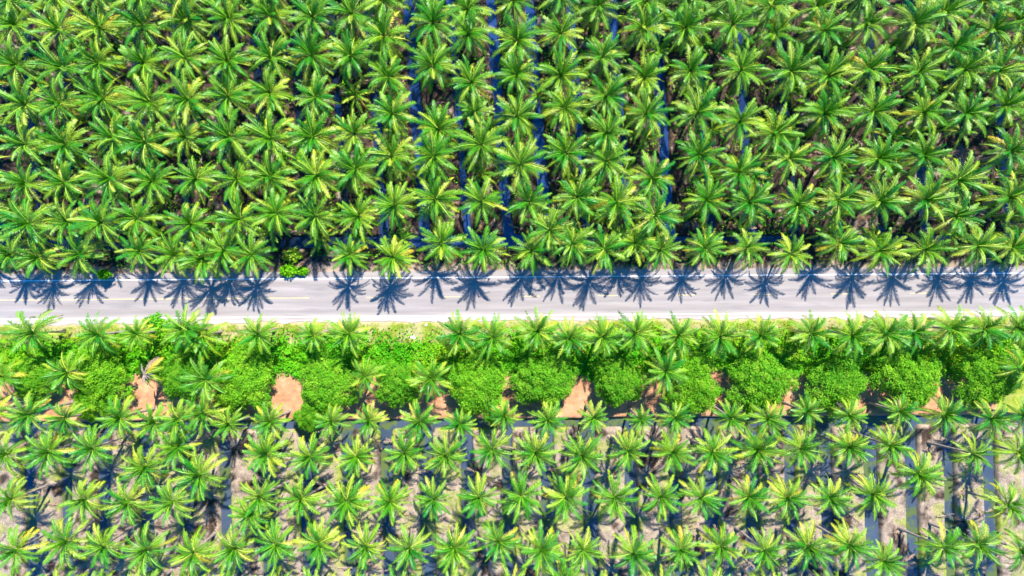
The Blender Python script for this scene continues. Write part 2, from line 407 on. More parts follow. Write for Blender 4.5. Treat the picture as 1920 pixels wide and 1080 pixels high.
# ------------------------------------------------------------------ palms
def frond(mb, az, e0, bend, L, tone, rng, n_leaf=34, fold=0.25, lw=0.036, leaf_len=0.92, twist=0.0, fa=1.0, z0=0.0, droop=0.5, mi_leaf=0, mi_rib=1, gap=0.0):
    K = 11
    ts = np.linspace(0, 1, K)
    e = e0 - bend * ts ** 1.25
    sway = rng.uniform(-0.25, 0.25)
    azs = az + sway * ts
    dirs = np.stack([np.cos(e) * np.cos(azs), np.cos(e) * np.sin(azs), np.sin(e)], -1)
    P = np.zeros((K, 3)); P[0] = (0.10 * math.cos(az), 0.10 * math.sin(az), z0)
    for i in range(1, K): P[i] = P[i - 1] + (dirs[i - 1] + dirs[i]) / 2 * L / (K - 1)
    S = np.stack([-np.sin(azs), np.cos(azs), 0 * azs], -1)
    Nn = np.cross(dirs, S)                      # points down; flip
    Nn = -Nn
    tw = twist * ts
    S2 = S * np.cos(tw)[:, None] + Nn * np.sin(tw)[:, None]
    N2 = Nn * np.cos(tw)[:, None] - S * np.sin(tw)[:, None]
    # rib: three-sided, wide at the base
    w = 0.072 * (1 - ts) ** 0.6 + 0.016
    V = []; F = []
    for i in range(K):
        V += [P[i] + S2[i] * w[i], P[i] - S2[i] * w[i], P[i] - N2[i] * w[i] * 0.9]
    for i in range(K - 1):
        a = i * 3
        F += [(a, a + 1, a + 4, a + 3), (a + 1, a + 2, a + 5, a + 4), (a + 2, a, a + 3, a + 5)]
    mb.add(V, F, mi_rib, tone)
    t = np.linspace(0.16, 0.99, n_leaf)
    def samp(A): return np.stack([np.interp(t, ts, A[:, k]) for k in range(3)], -1)
    p, T, Sd, Nd = samp(P), samp(dirs), samp(S2), samp(N2)
    prof = leaf_len * (0.30 + 0.70 * np.sin(np.clip((t - 0.10) / 0.95, 0, 1) * PI) ** 0.7) * (1 - 0.35 * t)
    ang = (1.12 - 0.50 * t) * fa
    Q = []; Cc = []
    for s in (-1, 1):
        keep = rng.random(n_leaf) > gap
        a = ang + rng.normal(0, 0.10, n_leaf)
        v = fold + rng.normal(0, 0.10, n_leaf)
        d0 = np.cos(a)[:, None] * T + np.sin(a)[:, None] * (s * Sd * np.cos(v)[:, None] + Nd * np.sin(v)[:, None])
        l = prof * rng.uniform(0.70, 1.15, n_leaf)
        d1 = d0 + np.array([0, 0, -1.0]) * (droop * rng.uniform(0.7, 1.3, n_leaf))[:, None]
        d1 /= np.linalg.norm(d1, axis=1)[:, None]
        wd = T - (T * d0).sum(1)[:, None] * d0; wd /= np.linalg.norm(wd, axis=1)[:, None]
        b = p; m = p + d0 * (l * 0.55)[:, None]; tip = m + d1 * (l * 0.45)[:, None]
        W = lw
        q1 = np.stack([b - wd * W * 0.55, b + wd * W * 0.55, m + wd * W * 0.85, m - wd * W * 0.85], 1)
        q2 = np.stack([m - wd * W * 0.85, m + wd * W * 0.85, tip + wd * W * 0.05, tip - wd * W * 0.05], 1)
        cc = tone + 0.04 * t + rng.normal(0, 0.10, n_leaf)
        Q += [q1[keep], q2[keep]]; Cc += [cc[keep], (cc + 0.03)[keep]]
    mb.quads(np.concatenate(Q), np.concatenate(Cc), mi_leaf)

GA = 2.39996
def crown_mesh(name, seed, n=22, L=4.0, upright=0.0, mats=None, **kw):
    rng = np.random.default_rng(seed)
    mb = MB()
    az0 = rng.uniform(0, 2 * PI)
    for k in range(n):
        u = (k + 0.5) / n                       # 0 youngest .. 1 oldest
        e0 = math.radians(78 - 98 * u ** 0.95 + upright * 12) + rng.normal(0, 0.10)
        bend = math.radians(48 + 40 * u) * rng.uniform(0.8, 1.25)
        tone = 0.06 + 0.62 * u ** 1.2 + rng.normal(0, 0.19)
        frond(mb, az0 + GA * k + rng.normal(0, 0.16), e0, bend, L * rng.uniform(0.88, 1.06) * (0.86 + 0.14 * min(1, u * 2.2)), tone, rng,
              twist=rng.normal(0, 0.6) * (0.4 + u), z0=-0.25 * u, droop=0.35 + 0.5 * u, fold=0.42 - 1.15 * u + rng.normal(0, 0.14), **kw)
    return mb.mesh(name, mats or [M['palm_leaf'], M['palm_rib']])
def spear_mesh(name, seed, L=3.0, n=4):
    rng = np.random.default_rng(seed); mb = MB()
    for k in range(n):
        frond(mb, rng.uniform(0, 2 * PI), math.radians(rng.uniform(76, 89)), math.radians(rng.uniform(4, 26)), L * rng.uniform(0.75, 1.05), 0.0 + 0.05 * k, rng, n_leaf=24, fold=0.9, fa=0.5, droop=0.0, leaf_len=0.75)
    return mb.mesh(name, [M['palm_leaf'], M['palm_rib']])
def single_frond_mesh(name, seed, mats, L=3.7, e0=5, bend=60, gap=0.1):
    rng = np.random.default_rng(seed); mb = MB()
    frond(mb, 0, math.radians(e0), math.radians(bend), L, 0.45, rng, twist=rng.normal(0, 0.5), droop=0.6, fold=0.1, gap=gap, z0=-0.1)
    return mb.mesh(name, mats)
def flower_mesh(name, seed):
    rng = np.random.default_rng(seed); mb = MB()
    for k in range(5):
        a = rng.uniform(0, 2 * PI); e = rng.uniform(0.2, 0.9)
        d = Vector((math.cos(a) * math.cos(e), math.sin(a) * math.cos(e), math.sin(e)))
        p0 = Vector((d.x * 0.12, d.y * 0.12, -0.05)); p1 = p0 + d * 0.45; p2 = p1 + d * 0.35 + Vector((0, 0, -0.12))
        mb.tube([p0, p1, p2], [0.035, 0.05, 0.01], 5)
    return mb.mesh(name, [M['flower']])
def nut_mesh(name, seed):
    rng = np.random.default_rng(seed); mb = MB()
    import bmesh
    bm = bmesh.new(); bmesh.ops.create_icosphere(bm, subdivisions=1, radius=1)
    V = np.array([v.co[:] for v in bm.verts]); F = [[v.index for v in f.verts] for f in bm.faces]; bm.free()
    for b in range(3):
        a0 = rng.uniform(0, 2 * PI)
        for k in range(6):
            a = a0 + rng.normal(0, 0.35); r = rng.uniform(0.3, 0.6)
            mb.add(V * np.array([0.10, 0.10, 0.13]) + np.array([math.cos(a) * r, math.sin(a) * r, rng.uniform(-0.75, -0.3)]), F)
    return mb.mesh(name, [M['nut']], True)
def trunk_mesh(name, seed, r0=0.20, r1=0.12):
    rng = np.random.default_rng(seed); mb = MB()
    n = 28; pts = []; rad = []
    ax, ay = rng.normal(0, 0.015, 2)
    for i in range(n):
        t = i / (n - 1)
        s = math.sin(t * PI)
        pts.append((ax * s, ay * s, t)); f = r0 + (r1 - r0) * t + 0.14 * (1 - t) ** 9
        rad.append(f * (1.06 if i % 2 else 0.97))
    mb.tube(pts, rad, 9)
    return mb.mesh(name, [M['trunk']], True)

CROWN_U = [crown_mesh('crown', 100 + i, n=27 + i % 6, L=4.3) for i in range(10)]
CROWN_L = [crown_mesh('crown', 200 + i, n=25 + i % 6, L=4.1, upright=0.5) for i in range(10)]
CROWN_S = [crown_mesh('crown', 300 + i, n=13 + i % 3, L=3.1, upright=1.0, n_leaf=24, leaf_len=0.65) for i in range(4)]
SPEAR = [spear_mesh('spear_leaf', 400 + i) for i in range(5)]
YELLOW = [single_frond_mesh('yellow_frond', 500 + i, [M['yellow_leaf'], M['yellow_leaf']], e0=8 - 4 * i) for i in range(4)]
DRY = [single_frond_mesh('dry_frond', 520 + i, [M['dry_leaf'], M['dry_leaf']], e0=-25, bend=50, gap=0.25) for i in range(3)]
FLOWER = [flower_mesh('flower_stalk', 540 + i) for i in range(3)]
TRUNK = [trunk_mesh('trunk', 560 + i) for i in range(3)]

ORD = ['zeroth', 'first', 'second', 'third', 'fourth', 'fifth', 'sixth', 'seventh', 'eighth', 'ninth', 'tenth', 'eleventh', 'twelfth', 'thirteenth', 'fourteenth', 'fifteenth', 'sixteenth', 'seventeenth', 'eighteenth', 'nineteenth', 'twentieth', 'twenty-first', 'twenty-second', 'twenty-third', 'twenty-fourth', 'twenty-fifth', 'twenty-sixth', 'twenty-seventh', 'twenty-eighth', 'twenty-ninth', 'thirtieth']

UP_BANK = [(a + b) / 2 for a, b in zip(UPX, UPX[1:])]
LO_BANK = [(a + b) / 2 for a, b in zip(LOX, LOX[1:])]
def snap(x, y):
    if y > 8.5:
        xs = x + (y - UPY) * 0.065
        b = min(UP_BANK, key=lambda q: abs(q - xs)); dx = b - xs
    elif y < -22:
        b = min(LO_BANK, key=lambda q: abs(q - x)); dx = b - x
    else: return 0.0
    return dx
_SP = sorted([(i * 0.2, j * 0.2) for i in range(-11, 12) for j in range(-11, 12)], key=lambda q: q[0] ** 2 + q[1] ** 2 * 1.3)
_SX = np.array([q[0] for q in _SP]); _SY = np.array([q[1] for q in _SP])
def dry_spot(x, y):
    """nearest place to stand on soil rather than in a ditch"""
    X_, Y_ = x + _SX, y + _SY
    ok = np.nonzero(canal_field(X_, Y_) > 0.35)[0]
    k = ok[0] if len(ok) else 0
    return float(X_[k]), float(Y_[k])
def palm(px, py, label, group, kind, prng, scale=1.0, yellow=0, dry=0, crown=None, name='coconut_palm', H=None):
    if kind == 'U': H = H or (prng.uniform(4.6, 5.5) if py > 440 else prng.uniform(5.0, 6.4)); crowns = CROWN_U
    elif kind == 'V': H = H or prng.uniform(5.2, 6.2); crowns = CROWN_L
    elif kind == 'L': H = H or prng.uniform(5.9, 7.2); crowns = CROWN_L
    else: H = H or prng.uniform(1.4, 3.6); crowns = CROWN_S
    hx, hy = at(px, py, H)
    dx = snap(hx, hy)
    lim = 1.0
    bx = hx + max(-lim, min(lim, dx * 0.85)) + prng.uniform(-0.15, 0.15)
    by = hy + prng.uniform(-0.4, 0.4)
    if kind == 'L':                               # outer palms of the lower field lean away from the middle
        bx -= hx / 79 * 0.8
    bx, by = dry_spot(bx, by)
    root = empty(name, (bx, by, -0.12))
    tag(root, label, 'palm tree', group)
    hub = Vector((hx - bx, hy - by, H + 0.12))
    tr = link('trunk', prng.choice(TRUNK), root)
    q = Vector((0, 0, 1)).rotation_difference(hub.normalized())
    tr.rotation_mode = 'QUATERNION'; tr.rotation_quaternion = q
    k = 0.75 if kind == 'S' else 1.0
    tr.scale = (k, k, hub.length)
    rz = prng.uniform(0, 2 * PI)
    tl = hub.normalized()
    c = link('crown', crown or prng.choice(crowns), root)
    c.location = hub; c.rotation_euler = (-tl.y * 0.5 + prng.uniform(-.08, .08), tl.x * 0.5 + prng.uniform(-.08, .08), rz)
    s = scale * prng.uniform(0.88, 1.10); c.scale = (s, s, s * prng.uniform(0.92, 1.08))
    sp = link('spear_leaf', prng.choice(SPEAR), root); sp.location = hub; sp.rotation_euler = (0, 0, prng.uniform(0, 6))
    sp.scale = (s * (0.75 if kind == 'S' else 1),) * 3
    for i in range(yellow):
        y = link('yellow_frond', prng.choice(YELLOW), root); y.location = hub; y.rotation_euler = (0, 0, prng.uniform(0, 2 * PI)); y.scale = (s,) * 3
    for i in range(dry):
        y = link('dry_frond', prng.choice(DRY), root); y.location = hub - Vector((0, 0, 0.2)); y.rotation_euler = (0, 0, prng.uniform(0, 2 * PI)); y.scale = (s,) * 3
    if kind != 'S':
        f = link('flower_stalk', prng.choice(FLOWER), root); f.location = hub; f.rotation_euler = (0, 0, prng.uniform(0, 6))
    return root

ROWS = [
 # (kind, row words, positions of the crown centres in the photo)
 ('U', 'in the row at the top edge', [(20,2),(105,-6),(180,-12),(262,-8),(345,-12),(425,-14),(505,-20),(590,-18),(718,2),(795,-20),(876,18),(962,3),(1052,-8),(1122,12),(1212,3),(1290,2),(1372,-4),(1446,10),(1530,14),(1618,-8),(1768,24),(1842,2),(1915,-4)]),
 ('U', 'in the seventh row above road', [(30,47),(112,57),(188,53),(265,47),(348,40),(430,36),(508,31),(586,32),(660,26),(720,68),(812,43),(878,64),(970,76),(1052,63),(1128,108),(1207,52),(1285,52),(1373,47),(1453,60),(1545,57),(1625,46),(1715,45),(1790,88),(1862,56),(1913,38)]),
 ('U', 'in the sixth row above road', [(-38,88),(32,122),(118,127),(184,118),(270,118),(347,108),(427,115),(508,108),(584,103),(658,104),(728,145),(812,123),(884,155),(968,140),(1052,141),(1135,180),(1208,146),(1294,133),(1389,131),(1483,134),(1553,142),(1630,129),(1722,136),(1808,130),(1867,135),(1945,126)]),
 ('U', 'in the fifth row above road', [(-36,160),(48,196),(1950,205),(112,194),(194,186),(282,192),(353,187),(428,182),(506,174),(591,182),(736,213),(822,242),(890,208),(970,218),(1060,202),(1138,250),(1212,213),(1307,211),(1388,228),(1452,250),(1546,212),(1637,208),(1733,210),(1812,212),(1885,197)]),
 ('U', 'in the fourth row above road', [(-35,235),(48,271),(1952,325),(123,270),(214,259),(272,267),(348,257),(432,258),(508,260),(587,256),(665,251),(735,293),(812,293),(902,272),(974,307),(1061,287),(1137,303),(1222,334),(1311,291),(1386,322),(1480,297),(1563,295),(1647,297),(1731,291),(1795,338),(1894,283)]),
 ('U', 'in the third row above road', [(-36,310),(49,345),(1950,410),(122,343),(208,335),(287,342),(368,335),(444,336),(508,331),(593,329),(666,318),(740,385),(816,373),(903,378),(991,379),(1082,370),(1156,380),(1228,404),(1325,376),(1405,378),(1495,383),(1570,375),(1648,377),(1734,375),(1792,405),(1892,369)]),
 ('U', 'in the second row above road', [(-30,383),(55,420),(128,416),(190,417),(259,410),(358,421),(450,412),(518,400),(592,406),(673,405),(828,455),(1190,455),(1030,432)]),
 ('U', 'in the first row above road', [(-38,452),(20,476),(1958,470),(72,482),(150,477),(262,470),(328,477),(382,486),(420,470),(473,478),(655,478),(737,482),(907,467),(997,470),(1073,456),(1133,467),(1238,468),(1320,466),(1400,466),(1482,476),(1573,456),(1650,470),(1733,468),(1832,461),(1897,464)]),
 ('V', 'in the row just below the road', [(62,623),(185,627),(258,626),(348,618),(380,629),(485,626),(588,629),(655,625),(862,626),(924,632),(1008,621),(1068,634),(1129,631),(1192,625),(1272,630),(1350,631),(1425,628),(1520,626),(1597,629),(1660,625),(1712,623),(1780,616),(1844,617),(1906,614)]),
 ('V', 'among the bushy round trees', [(4,705),(127,698),(386,712),(685,706),(808,710),(1248,696),(1912,690)]),
 ('L', 'in the row along the red track', [(-5,772),(56,777),(124,783),(226,783),(290,792),(336,786),(382,774),(430,794),(508,790),(622,789),(693,788),(786,790),(862,795),(946,781),(1027,787),(1112,782),(1200,786),(1266,782),(1370,783),(1440,785),(1513,771),(1591,779),(1686,772),(1770,776),(1858,785),(1918,780)]),
 ('L', 'in the fourth row from the bottom', [(12,850),(93,846),(175,840),(274,874),(334,838),(376,890),(500,849),(582,855),(668,855),(759,849),(836,853),(923,842),(1004,848),(1091,854),(1177,845),(1260,847),(1336,847),(1420,843),(1500,840),(1590,838),(1667,835),(1720,888),(1824,850),(1908,848)]),
 ('L', 'in the third row from the bottom', [(22,935),(160,937),(242,940),(325,941),(470,964),(487,930),(566,934),(650,939),(732,940),(812,936),(898,932),(977,930),(1060,932),(1152,932),(1239,931),(1315,932),(1403,932),(1475,933),(1555,933),(1635,926),(1890,946)]),
 ('L', 'in the second row from the bottom', [(34,1030),(125,1014),(195,1024),(275,1030),(363,1036),(440,1027),(518,1019),(600,1017),(687,1023),(768,1027),(852,1026),(935,1014),(1015,1031),(1093,1030),(1187,1037),(1275,1030),(1350,1024),(1432,1031),(1513,1024),(1592,1021),(1655,1052),(1768,1024),(1832,1020),(1915,1033)]),
 ('L', 'in the row at the bottom edge', [(30,1112),(115,1108),(188,1104),(270,1110),(350,1112),(425,1108),(508,1110),(588,1104),(668,1112),(750,1108),(850,1110),(960,1106),(1060,1090),(1125,1108),(1240,1108),(1330,1104),(1445,1112),(1560,1108),(1830,1112)]),
]
NAMES7 = ['first', 'second', 'third', 'fourth', 'fifth', 'sixth', 'seventh']
_up = {w.split()[2]: p for k, w, p in ROWS if k == 'U'}
_yr = random.Random(23)
for a, b in zip(NAMES7, NAMES7[1:]):
    ya = sum(p[1] for p in _up[a]) / len(_up[a]); yb = sum(p[1] for p in _up[b]) / len(_up[b])
    pts = []
    for px, py in sorted(_up['third']):
        if 20 < px < 1900 and _yr.random() < (0.62 if px > 620 else 0.40):
            pts.append((round(px + _yr.uniform(-22, 22)), round((ya + yb) / 2 + _yr.uniform(-10, 16))))
    ROWS.append(('S', f'between {a} and {b} rows above road', pts))
SPECIAL = {(737, 482): ('with pale fronds', 5, 1), (997, 470): ('with withered fronds', 1, 4), (259, 410): None, (1573, 456): ('with open crown', 2, 0)}
GROUPS = {'U': 'coconut palms of the upper field', 'V': 'coconut palms on the verge below the road', 'L': 'coconut palms of the lower field', 'S': 'low young palms between the tall ones'}
count = 0
PALMS = []
for kind, words, pts in ROWS:
    prng = random.Random(hash(words) % 1000 if False else sum(map(ord, words)))
    for i, (px, py) in enumerate(sorted(pts)):
        yl = 0
        r = prng.random()
        if kind in 'UVL': yl = 2 if r < 0.14 else (1 if r < 0.42 else 0)
        dr = prng.choice((1, 1, 2)) if prng.random() < (0.36 if kind == 'U' else 0.25) and kind != 'S' else 0
        desc = 'full green' if not yl else ('yellow-green' if yl == 1 else 'yellow-flecked')
        extra = ''
        sp = SPECIAL.get((px, py))
        if sp: extra, yl, dr = ' ' + sp[0], sp[1], sp[2]
        if kind == 'S':
            lab = f'low dark young palm, {ORD[i + 1]} from left {words}'
        else:
            lab = f'{desc} coconut palm{extra}, {ORD[i + 1]} from left {words}'
        PALMS.append((px, py, kind))
        palm(px, py, lab, GROUPS[kind], kind, prng, yellow=yl, dry=dr, name='young_palm' if kind == 'S' else 'coconut_palm',
             scale={'U': 1.0, 'V': 0.93, 'L': 0.92, 'S': 1.0}[kind] * (0.88 if kind == 'U' and 'first' in words else 1) * (0.84 if 'red track' in words else 1) * (0.8 if (px, py) in ((258, 626), (588, 629), (1112, 782), (1200, 786), (685, 706), (890, 208)) else 1))
        count += 1
print('palms', count)

# the grove goes on beyond the top edge of the photo: one mass that shades the first rows
def grove_beyond():
    mb = MB(); rr = random.Random(3)
    for k in range(25):
        me = CROWN_U[k % 4]; n = len(me.vertices)
        V = np.empty(n * 3); me.vertices.foreach_get('co', V); V = V.reshape(-1, 3)
        tone = np.empty(n, np.float32); me.attributes['tone'].data.foreach_get('value', tone)
        H = rr.uniform(5.2, 6.2); x, y = at(-10 + k * 81 + rr.uniform(-12, 12), -96 + rr.uniform(-8, 8), H); a = rr.uniform(0, 6.3)
        R = np.array([[math.cos(a), -math.sin(a), 0], [math.sin(a), math.cos(a), 0], [0, 0, 1]])
        mb.add(V @ R.T + np.array([x, y, H]), [p.vertices[:] for p in me.polygons], 0, tone)
        mb.tube([(x, y, -0.2), (x + .05, y, H * .5), (x, y, H)], [0.22, 0.15, 0.12], 7, 1, 0.5)
    tag(link('grove', mb.mesh('grove', [M['palm_leaf'], M['trunk']])), 'palm grove going on beyond the top edge of the photo', 'palms', kind='stuff')
grove_beyond()

# half dead palm over the bare earth
def dead_palm():
    H = 5.6; hx, hy = at(270, 702, H)
    root = tag(empty('dead_palm', (hx + 0.2, hy - 0.3, -0.1)), 'half-dead palm with bare grey ribs and few drooping fronds', 'palm tree')
    hub = Vector((-0.2, 0.3, H + 0.1))
    tr = link('trunk', TRUNK[0], root); tr.rotation_mode = 'QUATERNION'; tr.rotation_quaternion = Vector((0, 0, 1)).rotation_difference(hub.normalized()); tr.scale = (1, 1, hub.length)
    for a, y in ((1.25, 'd'), (0.75, 'y'), (0.45, 'g'), (-0.35, 'g'), (-1.3, 'g'), (1.45, 'd'), (1.05, 'd'), (-0.9, 'd')):
        if y == 'd': o = link('dry_frond', DRY[int(a > 1.3)], root)
        elif y == 'y': o = link('yellow_frond', YELLOW[0], root)
        else:
            o = link('green_frond', single_frond_mesh('green_frond', int(a * 50 + 900), [M['palm_leaf'], M['palm_rib']], L=3.0, e0=5, bend=70), root)
        o.location = hub; o.rotation_euler = (0, 0, a); o.scale = (0.9,) * 3
    mb = MB()
    rng = np.random.default_rng(4)
    for k in range(11):
        a = rng.uniform(-1.9, 1.9); e = rng.uniform(-0.1, 0.8); d = Vector((math.cos(a) * math.cos(e), math.sin(a) * math.cos(e), math.sin(e)))
        mb.tube([d * 0.1, d * 0.8, d * rng.uniform(1.2, 1.7) + Vector((0, 0, -0.25))], [0.12, 0.09, 0.04], 5)
    o = link('bare_rib', mb.mesh('bare_rib', [M['twig']]), root); o.location = hub
dead_palm()

# ------------------------------------------------------------------ leafy geometry
def leaf_quads(P, Nrm, size, aspect, rng, spread=0.7):
    n = len(P)
    nn = Nrm + rng.normal(0, spread, (n, 3)); nn /= np.linalg.norm(nn, axis=1)[:, None]
    r = rng.normal(0, 1, (n, 3)); u = r - (r * nn).sum(1)[:, None] * nn; u /= np.linalg.norm(u, axis=1)[:, None]
    w = np.cross(nn, u)
    s = (size * rng.uniform(0.7, 1.3, n))[:, None]
    # pointed leaf: a kite
    return np.stack([P, P + u * s * 0.55 + w * s * aspect, P + u * s - nn * s * 0.12, P + u * s * 0.55 - w * s * aspect], 1)

def tree_crown(name, seed, R=4.6, Ht=3.6, nclump=170, nleaf=150, mat='tree_leaf', leaf=0.27):
    rng = np.random.default_rng(seed); mb = MB()
    lob = [(rng.uniform(0, 2 * PI), rng.uniform(0.05, 0.16), k) for k in (2, 3, 5, 7)]
    Qs = []; Cs = []
    for i in range(nclump):
        u = math.sqrt((i + 0.5) / nclump) * 1.0; a = GA * i + rng.normal(0, 0.15)
        rr = R * (1 + sum(am * math.sin(k * a + ph) for ph, am, k in lob))
        x, y = math.cos(a) * rr * u, math.sin(a) * rr * u
        z = 1.2 + Ht * math.sqrt(max(0.02, 1 - (u * 0.97) ** 2)) + rng.normal(0, 0.28)
        cr = rng.uniform(0.55, 1.0)
        tone = np.clip(rng.normal(0.5, 0.2), 0, 1)
        m = int(nleaf * rng.uniform(0.7, 1.2))
        d = rng.normal(0, 1, (m, 3)); d[:, 2] = np.abs(d[:, 2]) * 0.9 - 0.25; d /= np.linalg.norm(d, axis=1)[:, None]
        P = np.array([x, y, z]) + d * cr * rng.uniform(0.55, 1.0, (m, 1)) * np.array([1, 1, 0.75])
        Qs.append(leaf_quads(P, d + np.array([0, 0, 0.6]), leaf, 0.24, rng)); Cs.append(np.clip(tone + rng.normal(0, 0.12, m), 0, 1))
    mb.quads(np.concatenate(Qs), np.concatenate(Cs))
    return mb.mesh(name, [M[mat]])
def tree_trunk(name, seed):
    rng = np.random.default_rng(seed); mb = MB()
    mb.tube([(0, 0, -0.2), (0.05, 0, 0.8), (0.1, 0.05, 1.6)], [0.32, 0.24, 0.2], 9)
    for k in range(6):
        a = k * 1.05 + rng.normal(0, 0.2)
        d = Vector((math.cos(a), math.sin(a), 0))
        mb.tube([(0.1, 0.05, 1.45), tuple(d * 1.1 + Vector((0, 0, 2.3))), tuple(d * 2.6 + Vector((0, 0, 3.2)))], [0.14, 0.09, 0.03], 6)
    return mb.mesh(name, [M['bark']], True)
TC = [tree_crown('crown', 700 + i) for i in range(5)]
TT = [tree_trunk('trunk', 720 + i) for i in range(2)]
TREES = [ # px, py, radius px, words
 (62,712,44,'small leafy tree between two palms near the left edge'),
 (186,700,56,'wide leafy tree left of the half-dead palm'),
 (168,750,40,'low leafy tree touching the track near the left side'),
 (334,706,45,'leafy round tree just right of the half-dead palm'),
 (456,716,60,'broad leafy round tree with bare orange soil on its right'),
 (614,722,57,'leafy round tree between two patches of orange soil'),
 (578,782,30,'small low leafy bush tree beside the cross ditch'),
 (748,722,45,'leafy round tree left of a palm with spreading fronds'),
 (897,722,62,'broad leafy round tree standing clear below a pair of palms'),
 (1022,714,58,'pale lime leafy round tree above the reddish bare earth'),
 (1160,716,48,'yellow-green round tree ringed by red earth'),
 (1300,722,54,'leafy round tree half under a dark palm'),
 (1424,716,60,'bright round tree between two bare soil gaps right of centre'),
 (1568,722,58,'dark-sided leafy tree, third round tree from the right edge'),
 (1700,714,60,'leafy round tree, second round tree from the right edge'),
 (1850,712,56,'leafy round tree nearest the right edge'),
]
trng = random.Random(5)
for i, (px, py, rp, words) in enumerate(TREES):
    x, y = at(px, py, 3.0)
    t = tag(empty('mango_tree', (x, y, 0)), words, 'tree', 'round bushy trees along the red track')
    t.name = 'bushy_tree'
    tr = link('trunk', TT[i % 2], t); c = link('crown', TC[i % 5], t)
    s = rp * MPP / 5.2; rz = trng.uniform(0, 6)
    c.rotation_euler = (0, 0, rz); tr.rotation_euler = (0, 0, rz); c.scale = (s, s, 0.45 + 0.55 * s); tr.scale = (s, s, 0.45 + 0.55 * s)

# undergrowth: one mass of weeds and creepers along the verge (nobody could count it)
def undergrowth():
    rng = np.random.default_rng(77); mb = MB()
    n = 120000
    x = rng.uniform(-84, 84, n); y = rng.uniform(-17.0, -5.8, n)
    dens = fnoise(x, y, 41, 0.22, 3) + 0.12
    top = sstep(-6.0, -8.2, y + (fnoise(x, y, 43, 0.5, 3) - 0.5) * 4)
    bot = sstep(-14.8, -12.6, y + (fnoise(x, y, 44, 0.35, 3) - 0.5) * 4.0)
    pxs = x / MPP + 960
    left = np.where((pxs > 690) & (pxs < 850) & (y > -8.4), 0.25, 1.0)
    keep = rng.random(n) < np.clip(dens * 1.7, 0, 1) * top * bot * left * (1 - clearing(x, y))
    x, y = x[keep], y[keep]; n = len(x)
    h = 0.12 + 1.5 * np.clip(fnoise(x, y, 51, 0.45, 3) - 0.25, 0, 1) * sstep(-5.8, -8.5, y)
    h = h * (0.45 + 0.55 * sstep(-12.0, -9.5, y))
    clump = (0.4 + 0.6 * sstep(-12.0, -9.5, y)) * np.maximum(0, fnoise(x, y, 52, 1.1, 2) - 0.35) * 1.3
    h = h + clump
    e = 0.1
    def H(a, b): return 1.5 * fnoise(a, b, 51, 0.45, 3) + np.maximum(0, fnoise(a, b, 52, 1.1, 2) - 0.35) * 1.3
    nx = -(H(x + e, y) - H(x - e, y)) / (2 * e); ny = -(H(x, y + e) - H(x, y - e)) / (2 * e)
    Nr = np.stack([nx, ny, np.ones(n)], -1); Nr /= np.linalg.norm(Nr, axis=1)[:, None]
    P = np.stack([x, y, h * rng.uniform(0.72, 1.0, n)], -1)
    tone = np.clip(fnoise(x, y, 60, 0.3, 4) * 1.3 - 0.2 + rng.normal(0, 0.12, n), 0, 1)
    mb.quads(leaf_quads(P, Nr, 0.34, 0.34, rng, 0.5), tone)
    o = link('undergrowth', mb.mesh('undergrowth', [M['bush_leaf']]))
    tag(o, 'bright green weeds and creepers covering the verge below the road', 'undergrowth', kind='stuff')
undergrowth()

def grass_field(name, label, spec, seed, mat, n, size=0.35):
    rng = np.random.default_rng(seed); mb = MB()
    x, y = spec(rng, n); n = len(x)
    P = np.stack([x, y, np.full(n, 0.0)], -1)
    up = np.stack([rng.normal(0, 0.5, n), rng.normal(0, 0.5, n), np.ones(n)], -1); up /= np.linalg.norm(up, axis=1)[:, None]
    a = rng.uniform(0, 2 * PI, n); w = np.stack([np.cos(a), np.sin(a), 0 * a], -1) * 0.03
    s = (size * rng.uniform(0.5, 1.3, n))[:, None]
    Q = np.stack([P - w, P + w, P + up * s + w * 0.1, P + up * s - w * 0.1], 1)
    tone = np.clip(fnoise(x, y, 61, 0.6, 3) * 1.5 - 0.25 + rng.normal(0, 0.15, n), 0, 1)
    mb.quads(Q, tone)
    return tag(link(name, mb.mesh(name, [mat])), label, 'grass', kind='stuff')
def verge_pts(rng, n):
    x = rng.uniform(-84, 84, n); y = rng.uniform(-9.0, -5.2, n)
    k = rng.random(n) < sstep(-5.0, -5.9, y + (fnoise(x, y, 31, 1.6, 3) - 0.5) * 1.2) * np.clip(fnoise(x, y, 12, 0.8, 3) * 1.8 - 0.2, 0, 1)
    return x[k], y[k]
grass_field('verge_grass', 'dry yellow-green grass along the sunny road edge', verge_pts, 81, M['grass'], 45000, 0.3)
def bank_pts(rng, n):
    x = rng.uniform(-84, 84, n); y = rng.uniform(-50, -21, n)
    d = canal_field(x, y)
    k = (d > 0.05) & (rng.random(n) < sstep(0.46, 0.62, fnoise(x, y, 21, 0.5, 4)) * sstep(1.7, 0.2, d))
    return x[k], y[k]
grass_field('bank_grass', 'short grass tufts along the ditch edges of the lower field', bank_pts, 82, M['grass'], 60000, 0.28)

# weeds on the shaded banks of the upper field
def bank_weeds():
    rng = np.random.default_rng(91); mb = MB()
    n = 60000
    x = rng.uniform(-84, 84, n); y = rng.uniform(3.2, 50, n)
    d = canal_field(x, y)
    k = (d > 0.15) & (rng.random(n) < sstep(0.50, 0.62, fnoise(x, y, 71, 0.45, 4)))
    x, y = x[k], y[k]; n = len(x)
    P = np.stack([x, y, 0.05 + 0.9 * rng.random(n) * fnoise(x, y, 72, 0.9, 2)], -1)
    mb.quads(leaf_quads(P, np.tile([0, 0, 1.0], (n, 1)), 0.36, 0.28, rng, 0.6), np.clip(rng.normal(0.35, 0.2, n), 0, 1))
    tag(link('bank_weeds', mb.mesh('bank_weeds', [M['bush_leaf']])), 'low weeds growing on the shaded banks of the upper field', 'weeds', kind='stuff')
bank_weeds()

